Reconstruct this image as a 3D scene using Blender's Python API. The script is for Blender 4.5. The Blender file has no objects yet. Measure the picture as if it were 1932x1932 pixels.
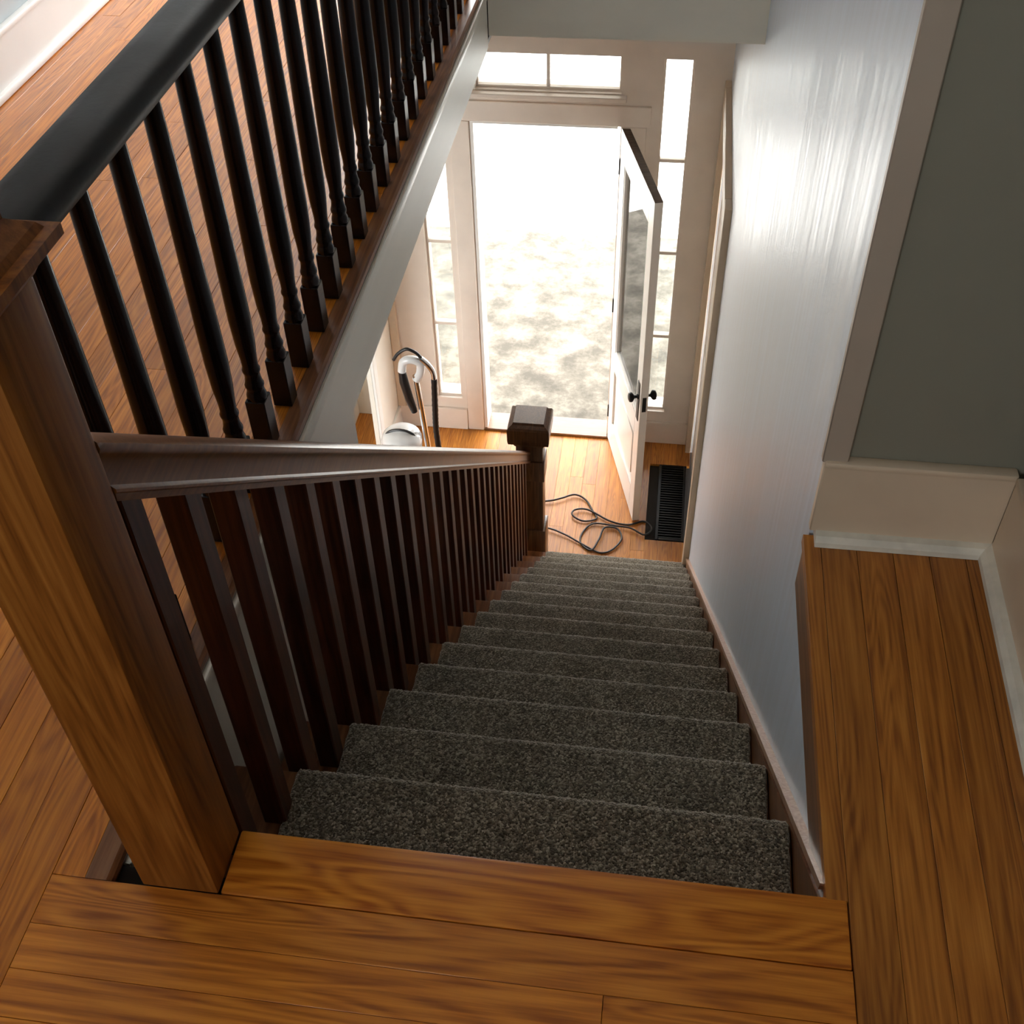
import bpy, bmesh, math, random
from mathutils import Vector, Matrix
random.seed(7)
SC = bpy.context.scene
COL = SC.collection

# ------------------------------------------------------------------ camera
cam_d = bpy.data.cameras.new('camera')
cam_d.sensor_width = 36.0
cam_d.lens = 36.0 * 2137.2 / 1932.0
cam_d.clip_start = 0.02
cam_d.clip_end = 300
cam = bpy.data.objects.new('camera', cam_d)
COL.objects.link(cam)
_r = (0.99043491, 0.13600493, -0.02326689)
_d = (0.07875374, -0.69566497, -0.71403648)
_f = (-0.11329844, 0.7053743, -0.69972177)
cam.matrix_world = Matrix(((_r[0], -_d[0], -_f[0], 0.46649),
                           (_r[1], -_d[1], -_f[1], -0.71580),
                           (_r[2], -_d[2], -_f[2], 1.35),
                           (0, 0, 0, 1)))
SC.camera = cam

# ------------------------------------------------------------------ world, daylight portals, exposure
world = bpy.data.worlds.new('overcast_sky')
SC.world = world
world.use_nodes = True
_bg = world.node_tree.nodes['Background']
_bg.inputs[0].default_value = (1.0, 0.99, 0.98, 1)
_bg.inputs[1].default_value = 9.0
VS = SC.view_settings
VS.view_transform = 'Standard'
VS.look = 'None'
VS.exposure = 0.65
VS.gamma = 1.0
VS.use_curve_mapping = False
SC.cycles.use_denoising = True
SC.cycles.max_bounces = 10
SC.cycles.diffuse_bounces = 6
SC.cycles.glossy_bounces = 5
SC.cycles.transparent_max_bounces = 16
SC.cycles.sample_clamp_indirect = 12.0


def portal(name, loc, rot, sx, sy):
    """portal that tells the renderer where the sky comes in (gives no light of its own)"""
    ld = bpy.data.lights.new(name, 'AREA')
    ld.shape = 'RECTANGLE'
    ld.size = sx
    ld.size_y = sy
    ld.cycles.is_portal = True
    o = bpy.data.objects.new(name, ld)
    o.location = loc
    o.rotation_euler = rot
    COL.objects.link(o)
    return o


H2 = math.pi / 2
# area lights shine along local -Z
portal('front_door_daylight', (-0.17, 5.12, -2.26), (-H2, 0, 0), 1.75, 2.6)
portal('hall_window_daylight', (-0.80, 5.12, 1.25), (-H2, 0, 0), 1.15, 1.95)
portal('back_fill_daylight', (-0.20, -2.62, 1.45), (H2, 0, 0), 0.85, 1.0)  # unseen opening, added for fill from behind the camera
portal('side_room_daylight', (-2.75, 1.37, -2.25), (H2, 0, 0), 2.2, 2.0)

# ------------------------------------------------------------------ material helpers


def new_mat(name):
    m = bpy.data.materials.new(name)
    m.use_nodes = True
    nt = m.node_tree
    return m, nt, nt.nodes, nt.links, nt.nodes['Principled BSDF']


def ramp(nodes, stops):
    n = nodes.new('ShaderNodeValToRGB')
    el = n.color_ramp.elements
    el[0].position, el[0].color = stops[0][0], (*stops[0][1], 1)
    el[1].position, el[1].color = stops[-1][0], (*stops[-1][1], 1)
    for p, c in stops[1:-1]:
        e = el.new(p)
        e.color = (*c, 1)
    return n


def wood(name, dark, mid, light, axis, rough=0.3, coat=0.25, cross=16.0, along=1.3, rings=16.0,
         tone=0.25, bump=0.05, fine=130.0, ring_amp=0.085, spec=0.5):
    """wood with contour-line (cathedral) grain, pores and a per-piece tone; axis = grain direction"""
    m, nt, N, L, P = new_mat(name)
    tc = N.new('ShaderNodeTexCoord')
    oi = N.new('ShaderNodeObjectInfo')
    mul = N.new('ShaderNodeMath'); mul.operation = 'MULTIPLY'; mul.inputs[1].default_value = 37.0
    L.new(oi.outputs['Random'], mul.inputs[0])
    cmb = N.new('ShaderNodeCombineXYZ')
    for i in range(3):
        L.new(mul.outputs[0], cmb.inputs[i])
    add = N.new('ShaderNodeVectorMath'); add.operation = 'ADD'
    L.new(tc.outputs['Object'], add.inputs[0]); L.new(cmb.outputs[0], add.inputs[1])

    def mapped(c, a):
        mp = N.new('ShaderNodeMapping')
        s = [c, c, c]
        s['xyz'.index(axis)] = a
        mp.inputs['Scale'].default_value = s
        L.new(add.outputs[0], mp.inputs['Vector'])
        return mp
    n1 = N.new('ShaderNodeTexNoise'); n1.inputs['Scale'].default_value = 1.0
    n1.inputs['Detail'].default_value = 1.2; n1.inputs['Roughness'].default_value = 0.4
    n1.inputs['Distortion'].default_value = 0.6
    L.new(mapped(cross, along).outputs[0], n1.inputs['Vector'])
    k = N.new('ShaderNodeMath'); k.operation = 'MULTIPLY'; k.inputs[1].default_value = rings * 6.283
    L.new(n1.outputs['Fac'], k.inputs[0])
    sn = N.new('ShaderNodeMath'); sn.operation = 'SINE'
    L.new(k.outputs[0], sn.inputs[0])
    n2 = N.new('ShaderNodeTexNoise'); n2.inputs['Scale'].default_value = 1.0
    n2.inputs['Detail'].default_value = 4.0; n2.inputs['Roughness'].default_value = 0.6
    L.new(mapped(fine, fine * 0.035).outputs[0], n2.inputs['Vector'])
    # grain value = .5 + .22 sin + pores
    a1 = N.new('ShaderNodeMath'); a1.operation = 'MULTIPLY_ADD'
    a1.inputs[1].default_value = ring_amp; a1.inputs[2].default_value = 0.02
    L.new(sn.outputs[0], a1.inputs[0])
    a2 = N.new('ShaderNodeMath'); a2.operation = 'ADD'
    L.new(a1.outputs[0], a2.inputs[0]); L.new(n2.outputs['Fac'], a2.inputs[1])
    rp = ramp(N, [(0.28, dark), (0.52, mid), (0.75, light)])
    L.new(a2.outputs[0], rp.inputs[0])
    # tone per piece
    hs = N.new('ShaderNodeHueSaturation')
    mr = N.new('ShaderNodeMapRange')
    mr.inputs['To Min'].default_value = 1.0 - tone; mr.inputs['To Max'].default_value = 1.0 + tone
    L.new(oi.outputs['Random'], mr.inputs['Value'])
    L.new(mr.outputs[0], hs.inputs['Value'])
    L.new(rp.outputs[0], hs.inputs['Color'])
    L.new(hs.outputs[0], P.inputs['Base Color'])
    bp = N.new('ShaderNodeBump'); bp.inputs['Strength'].default_value = bump
    bp.inputs['Distance'].default_value = 0.002
    L.new(a2.outputs[0], bp.inputs['Height'])
    L.new(bp.outputs[0], P.inputs['Normal'])
    P.inputs['Roughness'].default_value = rough
    P.inputs['Coat Weight'].default_value = coat
    P.inputs['Coat Roughness'].default_value = 0.18
    P.inputs['Specular IOR Level'].default_value = spec
    return m


def paint(name, col, rough=0.5, var=0.06, scale=6.0, stretch=(1, 1, 1), bump=0.05, bscale=60.0, spec=0.5, rvar=0.0):
    m, nt, N, L, P = new_mat(name)
    tc = N.new('ShaderNodeTexCoord')
    mp = N.new('ShaderNodeMapping'); mp.inputs['Scale'].default_value = stretch
    L.new(tc.outputs['Object'], mp.inputs['Vector'])
    n = N.new('ShaderNodeTexNoise'); n.inputs['Scale'].default_value = scale
    n.inputs['Detail'].default_value = 4.0
    L.new(mp.outputs[0], n.inputs['Vector'])
    rp = ramp(N, [(0.3, tuple(c * (1 - var) for c in col)), (0.7, tuple(min(1, c * (1 + var)) for c in col))])
    L.new(n.outputs['Fac'], rp.inputs[0])
    L.new(rp.outputs[0], P.inputs['Base Color'])
    b = N.new('ShaderNodeTexNoise'); b.inputs['Scale'].default_value = bscale
    L.new(mp.outputs[0], b.inputs['Vector'])
    bp = N.new('ShaderNodeBump'); bp.inputs['Strength'].default_value = bump; bp.inputs['Distance'].default_value = 0.004
    L.new(b.outputs['Fac'], bp.inputs['Height'])
    L.new(bp.outputs[0], P.inputs['Normal'])
    P.inputs['Roughness'].default_value = rough
    if rvar:
        mr = N.new('ShaderNodeMapRange')
        mr.inputs['From Min'].default_value = 0.3; mr.inputs['From Max'].default_value = 0.7
        mr.inputs['To Min'].default_value = rough - rvar; mr.inputs['To Max'].default_value = rough + rvar
        L.new(n.outputs['Fac'], mr.inputs['Value'])
        L.new(mr.outputs[0], P.inputs['Roughness'])
    P.inputs['Specular IOR Level'].default_value = spec
    return m


def plain(name, col, rough=0.4, metal=0.0, coat=0.0):
    m, nt, N, L, P = new_mat(name)
    n = N.new('ShaderNodeTexNoise'); n.inputs['Scale'].default_value = 40.0
    mr = N.new('ShaderNodeMapRange')
    mr.inputs['To Min'].default_value = max(0.02, rough - 0.06); mr.inputs['To Max'].default_value = rough + 0.06
    L.new(n.outputs['Fac'], mr.inputs['Value']); L.new(mr.outputs[0], P.inputs['Roughness'])
    P.inputs['Base Color'].default_value = (*col, 1)
    P.inputs['Metallic'].default_value = metal
    P.inputs['Coat Weight'].default_value = coat
    return m


def glass(name):
    m = bpy.data.materials.new(name)
    m.use_nodes = True
    N, L = m.node_tree.nodes, m.node_tree.links
    N.remove(N['Principled BSDF'])
    out = N['Material Output']
    tr = N.new('ShaderNodeBsdfTransparent'); tr.inputs[0].default_value = (0.93, 0.95, 0.95, 1)
    gl = N.new('ShaderNodeBsdfGlossy'); gl.inputs['Roughness'].default_value = 0.02
    fr = N.new('ShaderNodeFresnel'); fr.inputs['IOR'].default_value = 1.45
    mx = N.new('ShaderNodeMixShader')
    L.new(fr.outputs[0], mx.inputs[0]); L.new(tr.outputs[0], mx.inputs[1]); L.new(gl.outputs[0], mx.inputs[2])
    L.new(mx.outputs[0], out.inputs['Surface'])
    return m


def carpet_mat(name):
    m, nt, N, L, P = new_mat(name)
    tc = N.new('ShaderNodeTexCoord')
    v = N.new('ShaderNodeTexVoronoi'); v.inputs['Scale'].default_value = 300.0
    L.new(tc.outputs['Object'], v.inputs['Vector'])
    sep = N.new('ShaderNodeSeparateColor')
    L.new(v.outputs['Color'], sep.inputs[0])
    n = N.new('ShaderNodeTexNoise'); n.inputs['Scale'].default_value = 8.0
    L.new(tc.outputs['Object'], n.inputs['Vector'])
    a = N.new('ShaderNodeMath'); a.operation = 'MULTIPLY_ADD'
    a.inputs[1].default_value = 0.35; a.inputs[2].default_value = -0.17
    L.new(n.outputs['Fac'], a.inputs[0])
    s = N.new('ShaderNodeMath'); s.operation = 'ADD'
    L.new(sep.outputs[0], s.inputs[0]); L.new(a.outputs[0], s.inputs[1])
    rp = ramp(N, [(0.0, (0.065, 0.053, 0.036)), (0.45, (0.17, 0.144, 0.105)), (0.75, (0.27, 0.236, 0.18)), (1.0, (0.48, 0.43, 0.34))])
    L.new(s.outputs[0], rp.inputs[0])
    L.new(rp.outputs[0], P.inputs['Base Color'])
    bp = N.new('ShaderNodeBump'); bp.inputs['Strength'].default_value = 0.6; bp.inputs['Distance'].default_value = 0.004
    L.new(v.outputs['Distance'], bp.inputs['Height']); bp.invert = True
    L.new(bp.outputs[0], P.inputs['Normal'])
    P.inputs['Roughness'].default_value = 0.95
    P.inputs['Sheen Weight'].default_value = 1.0
    P.inputs['Sheen Roughness'].default_value = 0.42
    P.inputs['Sheen Tint'].default_value = (1.0, 0.95, 0.86, 1)
    P.inputs['Specular IOR Level'].default_value = 0.1
    return m


def concrete(name, c1, c2, c3, scale):
    m, nt, N, L, P = new_mat(name)
    tc = N.new('ShaderNodeTexCoord')
    n = N.new('ShaderNodeTexNoise'); n.inputs['Scale'].default_value = scale
    n.inputs['Detail'].default_value = 7.0; n.inputs['Roughness'].default_value = 0.68
    L.new(tc.outputs['Object'], n.inputs['Vector'])
    rp = ramp(N, [(0.36, c1), (0.5, c2), (0.62, c3)])
    L.new(n.outputs['Fac'], rp.inputs[0])
    L.new(rp.outputs[0], P.inputs['Base Color'])
    bp = N.new('ShaderNodeBump'); bp.inputs['Strength'].default_value = 0.3; bp.inputs['Distance'].default_value = 0.01
    L.new(n.outputs['Fac'], bp.inputs['Height']); L.new(bp.outputs[0], P.inputs['Normal'])
    P.inputs['Roughness'].default_value = 0.85
    return m


OAK_Y = wood('oak_plank_lengthwise', (0.22, 0.068, 0.009), (0.40, 0.142, 0.019), (0.52, 0.210, 0.034), 'y', rough=0.36, coat=0.12, tone=0.14)
OAK_H = wood('oak_plank_hall', (0.30, 0.082, 0.006), (0.52, 0.162, 0.012), (0.66, 0.235, 0.022), 'y', rough=0.36, coat=0.12, tone=0.14)
OAK_X = wood('oak_plank_crosswise', (0.33, 0.090, 0.007), (0.57, 0.180, 0.016), (0.72, 0.260, 0.028), 'x', rough=0.36, coat=0.12, tone=0.07, ring_amp=0.12)
OAK_FIG = wood('figured_oak_nosing', (0.36, 0.090, 0.008), (0.59, 0.190, 0.018), (0.73, 0.270, 0.030), 'x', rough=0.34, coat=0.12, tone=0.02, ring_amp=0.13, cross=13, along=2.0, rings=9)
FIR_Y = wood('orange_fir_plank', (0.30, 0.090, 0.010), (0.48, 0.175, 0.022), (0.60, 0.255, 0.038), 'y', rough=0.42, coat=0.08, tone=0.2)
NEWEL = wood('brown_oak_post', (0.13, 0.038, 0.005), (0.23, 0.076, 0.011), (0.31, 0.115, 0.020), 'z', rough=0.42, coat=0.0, spec=0.16, cross=14, along=1.0, rings=9, tone=0.06)
RAILW = wood('brown_oak_rail', (0.11, 0.036, 0.008), (0.17, 0.058, 0.013), (0.23, 0.088, 0.022), 'y', rough=0.30, coat=0.0, tone=0.03, rings=7, bump=0.0, ring_amp=0.05, spec=0.28)
DKNEWEL = wood('dark_oak_post', (0.045, 0.017, 0.007), (0.085, 0.036, 0.014), (0.13, 0.06, 0.025), 'z', rough=0.35, coat=0.2, tone=0.06, rings=8)
REDW = wood('red_brown_baluster', (0.036, 0.008, 0.003), (0.070, 0.017, 0.006), (0.11, 0.030, 0.011), 'z', rough=0.34, coat=0.0, tone=0.2, rings=8, spec=0.25)
SKIRT = wood('brown_skirt_board', (0.12, 0.042, 0.014), (0.20, 0.075, 0.026), (0.28, 0.12, 0.045), 'y', rough=0.35, coat=0.2, tone=0.05, rings=7)
EBONY = paint('near_black_stain', (0.009, 0.0045, 0.0045), rough=0.24, var=0.3, scale=20, bump=0.03, bscale=200, spec=0.28)
EBONY_R = paint('near_black_worn_rail', (0.012, 0.010, 0.009), rough=0.45, var=0.25, scale=14, bump=0.05, bscale=120, spec=0.16, rvar=0.06)
WALL_G = paint('grey_green_wall_paint', (0.26, 0.25, 0.20), rough=0.6, var=0.03, scale=3, bump=0.06, bscale=110)
WALL_B = paint('streaky_satin_blue_grey_paint', (0.60, 0.67, 0.765), rough=0.41, var=0.09, scale=4.0, stretch=(1, 7.0, 0.22), bump=0.2, bscale=6.0, spec=0.95, rvar=0.08)
WALL_C = paint('cream_wall_paint', (0.80, 0.76, 0.68), rough=0.6, var=0.02, bump=0.04, bscale=90)
CEIL = paint('ceiling_white', (0.78, 0.77, 0.74), rough=0.8, var=0.02)
TRIM = paint('cream_trim_paint', (0.72, 0.585, 0.44), rough=0.4, var=0.04, scale=9, bump=0.04, bscale=80)
TRIM_D = paint('warm_grey_trim_paint', (0.83, 0.735, 0.65), rough=0.4, var=0.04, scale=7, bump=0.04, bscale=70)
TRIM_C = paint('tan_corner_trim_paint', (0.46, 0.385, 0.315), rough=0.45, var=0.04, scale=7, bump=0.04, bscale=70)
SHOE = paint('worn_white_shoe_paint', (0.78, 0.75, 0.66), rough=0.45, var=0.12, scale=26, bump=0.15, bscale=60)
WHITE = paint('white_gloss_paint', (0.84, 0.83, 0.80), rough=0.28, var=0.02, scale=6, bump=0.03, bscale=50)
FASCIA = paint('white_grey_satin_paint', (0.86, 0.805, 0.69), rough=0.34, var=0.03, scale=4, stretch=(1, 0.4, 3), bump=0.06, bscale=12)
DOORTOP = wood('bare_door_edge', (0.05, 0.03, 0.018), (0.09, 0.06, 0.04), (0.13, 0.09, 0.06), 'y', rough=0.7, coat=0.0, tone=0.02)
IRON = plain('black_iron', (0.012, 0.011, 0.011), 0.4, 0.6)
BLACKP = plain('black_plastic', (0.012, 0.012, 0.013), 0.32)
RUBBER = plain('dark_cord_rubber', (0.03, 0.026, 0.024), 0.55)
CHROME = plain('polished_chrome', (0.82, 0.83, 0.85), 0.08, 1.0)
WHITEP = plain('white_plastic', (0.80, 0.81, 0.82), 0.22, 0.0, 0.4)
GREYP = plain('grey_plastic', (0.30, 0.31, 0.32), 0.35)
DUCT_SHADE = plain('duct_shade_black', (0.006, 0.006, 0.006), 0.9)  # near black, shade below the grate put into the colour
GLASS = glass('clear_window_glass')
CARPET = carpet_mat('speckled_taupe_carpet')
PORCH = concrete('mottled_porch_concrete', (0.055, 0.048, 0.036), (0.105, 0.094, 0.074), (0.17, 0.157, 0.128), 6.0)
GROUND = concrete('pale_dry_ground', (0.62, 0.61, 0.58), (0.70, 0.69, 0.66), (0.78, 0.77, 0.74), 1.2)
LEAF = plain('blue_grey_leaves', (0.30, 0.36, 0.40), 0.6)
BARK = plain('brown_bark', (0.12, 0.08, 0.05), 0.9)

# ------------------------------------------------------------------ mesh helpers


def tag(o, label, cat, group=None, kind=None):
    o['label'] = label
    if cat:
        o['category'] = cat
    if group:
        o['group'] = group
    if kind:
        o['kind'] = kind
    return o


def link(name, me, mat, parent=None):
    o = bpy.data.objects.new(name, me)
    COL.objects.link(o)
    if mat is not None and not me.materials:
        me.materials.append(mat)
    if parent is not None:
        o.parent = parent
        o.matrix_parent_inverse = parent.matrix_basis.inverted()
    return o


def empty(name, loc):
    o = bpy.data.objects.new(name, None)
    o.empty_display_size = 0.1
    o.location = loc
    COL.objects.link(o)
    return o


def bm_box(bm, a, b, bev=0.0, seg=1):
    x0, y0, z0 = a
    x1, y1, z1 = b
    t = bmesh.new()
    vs = [t.verts.new(p) for p in ((x0, y0, z0), (x1, y0, z0), (x1, y1, z0), (x0, y1, z0),
                                   (x0, y0, z1), (x1, y0, z1), (x1, y1, z1), (x0, y1, z1))]
    for f in ((3, 2, 1, 0), (4, 5, 6, 7), (0, 1, 5, 4), (1, 2, 6, 5), (2, 3, 7, 6), (3, 0, 4, 7)):
        t.faces.new([vs[i] for i in f])
    if bev > 0:
        bmesh.ops.bevel(t, geom=list(t.edges), offset=bev, segments=seg, affect='EDGES', profile=0.5)
    merge(bm, t)


def merge(bm, t, M=None):
    if M is not None:
        bmesh.ops.transform(t, matrix=M, verts=t.verts)
    me = bpy.data.meshes.new('tmp')
    t.to_mesh(me)
    t.free()
    bm.from_mesh(me)
    bpy.data.meshes.remove(me)


def to_obj(name, bm, mat, parent=None, smooth=False):
    bmesh.ops.recalc_face_normals(bm, faces=bm.faces)
    me = bpy.data.meshes.new(name)
    bm.to_mesh(me)
    bm.free()
    if smooth:
        for p in me.polygons:
            p.use_smooth = True
        if hasattr(me, 'set_sharp_from_angle'):
            me.set_sharp_from_angle(angle=math.radians(40))
    return link(name, me, mat, parent)


def box(name, a, b, mat, parent=None, bev=0.0, seg=1):
    bm = bmesh.new()
    bm_box(bm, a, b, bev, seg)
    return to_obj(name, bm, mat, parent, smooth=bev > 0)


def boxes(name, lst, mat, parent=None, bev=0.0):
    bm = bmesh.new()
    for a, b in lst:
        bm_box(bm, a, b, bev)
    return to_obj(name, bm, mat, parent, smooth=bev > 0)


def bm_prism(bm, poly, axis, lo, hi):
    """poly: 2D points in the two other axes (cyclic order); extruded along axis from lo to hi"""
    def P(u, v, w):
        return {'x': (w, u, v), 'y': (u, w, v), 'z': (u, v, w)}[axis]
    t = bmesh.new()
    A = [t.verts.new(P(u, v, lo)) for u, v in poly]
    B = [t.verts.new(P(u, v, hi)) for u, v in poly]
    n = len(poly)
    t.faces.new(A)
    t.faces.new(B[::-1])
    for i in range(n):
        t.faces.new((A[i], B[i], B[(i + 1) % n], A[(i + 1) % n]))
    merge(bm, t)


def prism(name, poly, axis, lo, hi, mat, parent=None, smooth=False):
    bm = bmesh.new()
    bm_prism(bm, poly, axis, lo, hi)
    return to_obj(name, bm, mat, parent, smooth)


def bm_lathe(bm, prof, seg=20, M=None, cap=True):
    t = bmesh.new()
    rings = []
    for r, z in prof:
        rings.append([t.verts.new((r * math.cos(2 * math.pi * i / seg), r * math.sin(2 * math.pi * i / seg), z)) for i in range(seg)])
    for a, b in zip(rings, rings[1:]):
        for i in range(seg):
            t.faces.new((a[i], a[(i + 1) % seg], b[(i + 1) % seg], b[i]))
    if cap:
        t.faces.new(rings[0][::-1])
        t.faces.new(rings[-1])
    merge(bm, t, M)


def bm_tube(bm, pts, r, seg=10, taper=None):
    pts = [Vector(p) for p in pts]
    t = bmesh.new()
    n = len(pts)
    up = Vector((0, 0, 1))
    rings = []
    prev = None
    for i, p in enumerate(pts):
        d = (pts[min(i + 1, n - 1)] - pts[max(i - 1, 0)]).normalized()
        if prev is None:
            ref = up if abs(d.z) < 0.9 else Vector((1, 0, 0))
            u = d.cross(ref).normalized()
        else:
            u = (prev - d * prev.dot(d)).normalized()
        prev = u
        v = d.cross(u)
        rr = r if taper is None else taper[i]
        rings.append([t.verts.new(p + rr * (math.cos(2 * math.pi * k / seg) * u + math.sin(2 * math.pi * k / seg) * v)) for k in range(seg)])
    for a, b in zip(rings, rings[1:]):
        for i in range(seg):
            t.faces.new((a[i], a[(i + 1) % seg], b[(i + 1) % seg], b[i]))
    t.faces.new(rings[0][::-1])
    t.faces.new(rings[-1])
    merge(bm, t)


def spline(pts, n=8):
    """Catmull-Rom through pts"""
    P = [Vector(p) for p in pts]
    P = [P[0] * 2 - P[1]] + P + [P[-1] * 2 - P[-2]]
    out = []
    for i in range(1, len(P) - 2):
        for k in range(n):
            t = k / n
            a, b, c, d = P[i - 1:i + 3]
            out.append(0.5 * ((2 * b) + (c - a) * t + (2 * a - 5 * b + 4 * c - d) * t * t + (-a + 3 * b - 3 * c + d) * t ** 3))
    out.append(P[-2])
    return out


def holes_boxes(u0, u1, v0, v1, holes):
    """rectangle minus rectangular holes -> list of rectangles"""
    us = sorted({u0, u1, *[h[0] for h in holes], *[h[1] for h in holes]})
    vs = sorted({v0, v1, *[h[2] for h in holes], *[h[3] for h in holes]})
    us = [u for u in us if u0 <= u <= u1]
    vs = [v for v in vs if v0 <= v <= v1]
    out = []
    for a, b in zip(us, us[1:]):
        run = None
        for c, d in zip(vs, vs[1:]):
            um, vm = (a + b) / 2, (c + d) / 2
            if any(h[0] < um < h[1] and h[2] < vm < h[3] for h in holes):
                if run:
                    out.append(run); run = None
            elif run:
                run = (a, b, run[2], d)
            else:
                run = (a, b, c, d)
        if run:
            out.append(run)
    return out


# ------------------------------------------------------------------ key dimensions (metres)
RUN, RISE, NT = 0.2454, 0.2196, 15
FZ = -16 * RISE            # lower floor
YD = 4.948                 # inside face of the front wall
XR = 0.745                 # stair-side face of the right wall
XG = -0.167                # left edge of the stairwell
CZ = 2.45                  # upper ceiling
LC = -0.20                 # lower ceiling
YH = 3.06                  # header at the far end of the stairwell

# ------------------------------------------------------------------ upper floor
fl = boxes('floor', [
    ((-1.40, -2.6, LC), (XG - 0.012, 5.1, -0.019)),             # hall on the left
    ((XG - 0.012, -2.6, LC), (1.12, -0.055, -0.019)),           # landing
    ((XR + 0.002, -0.055, LC), (1.12, 0.74, -0.019)),           # strip on the right
    ((XG - 0.012, YH + 0.06, LC + 0.036), (1.2, 5.1, -0.019)),          # over the entry
], plain('dark_subfloor', (0.02, 0.014, 0.01), 0.9))
tag(fl, 'upstairs floor of narrow honey oak boards around the stairwell', 'floor', kind='structure')


def plank(a, b, mat, parent=fl, bev=0.0005, name='plank'):
    dz = random.uniform(-0.0006, 0.0)
    return box(name, (a[0], a[1], a[2]), (b[0], b[1], b[2] + dz), mat, parent, bev)


g = 0.0003
# hall boards, running away from the camera
bw = 0.0571
x = -0.210
row = 0
bw = 0.0445
while x > -1.38:
    x1, x0 = x, max(x - bw, -1.392)
    ya = -1.0 if x1 < -0.25 else -0.0862
    cuts = [ya]
    y = ya + random.uniform(0.5, 1.3)
    while y < 4.9:
        cuts.append(y)
        y += random.uniform(0.9, 1.7)
    cuts.append(5.0)
    for c0, c1 in zip(cuts, cuts[1:]):
        plank((x0 + g, c0 + g, -0.019), (x1 - g, c1 - g, 0), OAK_H)
    x -= bw
    row += 1
    bw = 0.0571
# edge board carrying the guard balusters
prism('nosing_board', [(-0.2095, -0.019), (-0.2095, 0.0), (XG - 0.014, 0.0), (XG - 0.008, -0.004), (XG - 0.006, -0.010), (XG - 0.008, -0.019)], 'y', -0.0862, YH, SKIRT, fl)
# landing boards, running across; first one is the wide nosing at the head of the stair
box('nosing_board', (-0.0285, -0.0855, -0.026), (0.7605, 0.006, 0.0), OAK_FIG, fl, 0.004, 2)
y = -0.0865
widths = [0.066, 0.058, 0.057, 0.058, 0.057, 0.057, 0.058, 0.057, 0.057, 0.058]
for i, w in enumerate(widths):
    xs = [-0.2545, 0.7605]
    if i % 3 == 1:
        xs = [-0.2545, random.uniform(0.0, 0.5), 0.7605]
    for a, b in zip(xs, xs[1:]):
        plank((a + g, y - w + g, -0.019), (b - g, y - g, 0), OAK_X)
    y -= w
# strip on the right, boards along the stair
edges = [0.734, 0.7615, 0.8185, 0.876, 0.933, 0.990, 1.03]
for i, (a, b) in enumerate(zip(edges, edges[1:])):
    y0 = 0.002 if i == 0 else -1.1
    cuts = [y0]
    if i in (2, 4):
        cuts.append(random.uniform(-0.6, -0.3))
    cuts.append(0.648)
    for c0, c1 in zip(cuts, cuts[1:]):
        plank((a + g, c0 + g, -0.019), (b - g, c1 - g, 0), OAK_Y)

# upper room shell (mostly outside the picture, closes the space)
tag(box('ceiling', (-1.5, -2.7, CZ), (1.4, 5.2, CZ + 0.1), CEIL), 'plain white upstairs ceiling above the stairwell', 'ceiling', kind='structure')
tag(box('wall_left', (-1.50, -2.7, -0.02), (-1.392, 5.1, CZ), paint('pale_blue_grey_wall', (0.55, 0.60, 0.62), 0.6)),
    'pale blue-grey upstairs wall at the far left of the hall', 'wall', kind='structure')
bl = box('baseboard_left', (-1.392, -2.6, 0.018), (-1.376, 5.0, 0.142), WHITE, None, 0.002)
box('cap_moulding', (-1.392, -2.6, 0.142), (-1.369, 5.0, 0.160), WHITE, bl, 0.005, 2)
box('shoe_moulding', (-1.392, -2.6, 0.0), (-1.362, 5.0, 0.022), WHITE, bl, 0.006, 2)
tag(bl, 'tall bright white baseboard along the upstairs hall wall, top left corner', 'baseboard', kind='structure')
# far wall of the hall with window
rects = holes_boxes(-1.5, XG, -0.02, CZ, [(-1.37, -0.23, 0.28, 2.22)])
tag(boxes('wall_hall_end', [((a, 5.0, c), (b, 5.1, d)) for a, b, c, d in rects], WALL_G), 'wall with a window closing the upstairs hall', 'wall', kind='structure')
# back wall behind the camera; its window is added for fill light
rects = holes_boxes(-1.5, 1.2, -0.02, CZ, [(-0.62, 0.22, 0.95, 1.95)])
tag(boxes('wall_back', [((a, -2.6, c), (b, -2.5, d)) for a, b, c, d in rects], WALL_G), 'upstairs wall behind the viewer with an added fill window', 'wall', kind='structure')

# ------------------------------------------------------------------ header at the end of the stairwell
tag(box('wall_header', (XG + 0.001, YH, LC + 0.036), (XR, YH + 0.06, CZ), FASCIA), 'grey-green wall face above the entry at the end of the stairwell', 'wall', kind='structure')

# ------------------------------------------------------------------ right side
wr = prism('wall_right', [(-0.10, FZ), (3.74, FZ), (3.74, -1.20), (4.86, -1.20), (4.86, FZ), (YD, FZ), (YD, CZ), (0.655, CZ), (0.655, -0.105), (-0.10, -0.105)],
           'x', XR, XR + 0.03, WALL_B)
tag(wr, 'tall glossy blue-white wall along the right side of the stair', 'wall', kind='structure')
tag(box('wall_end', (XR + 0.03, 0.655, 0), (1.06, 0.75, CZ), WALL_G), 'dark grey-green wall above the baseboard at the end of the side strip', 'wall', kind='structure')
tag(box('wall_side', (1.045, -2.5, -0.02), (1.12, 0.655, CZ), WALL_G), 'upstairs wall at the right edge beside the floor strip', 'wall', kind='structure')
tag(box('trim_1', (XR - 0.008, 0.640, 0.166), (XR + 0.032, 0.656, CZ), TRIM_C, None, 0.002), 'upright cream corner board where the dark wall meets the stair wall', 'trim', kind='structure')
be = box('baseboard_end', (XR - 0.004, 0.638, 0.018), (1.03, 0.656, 0.160), TRIM, None, 0.002)
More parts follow.
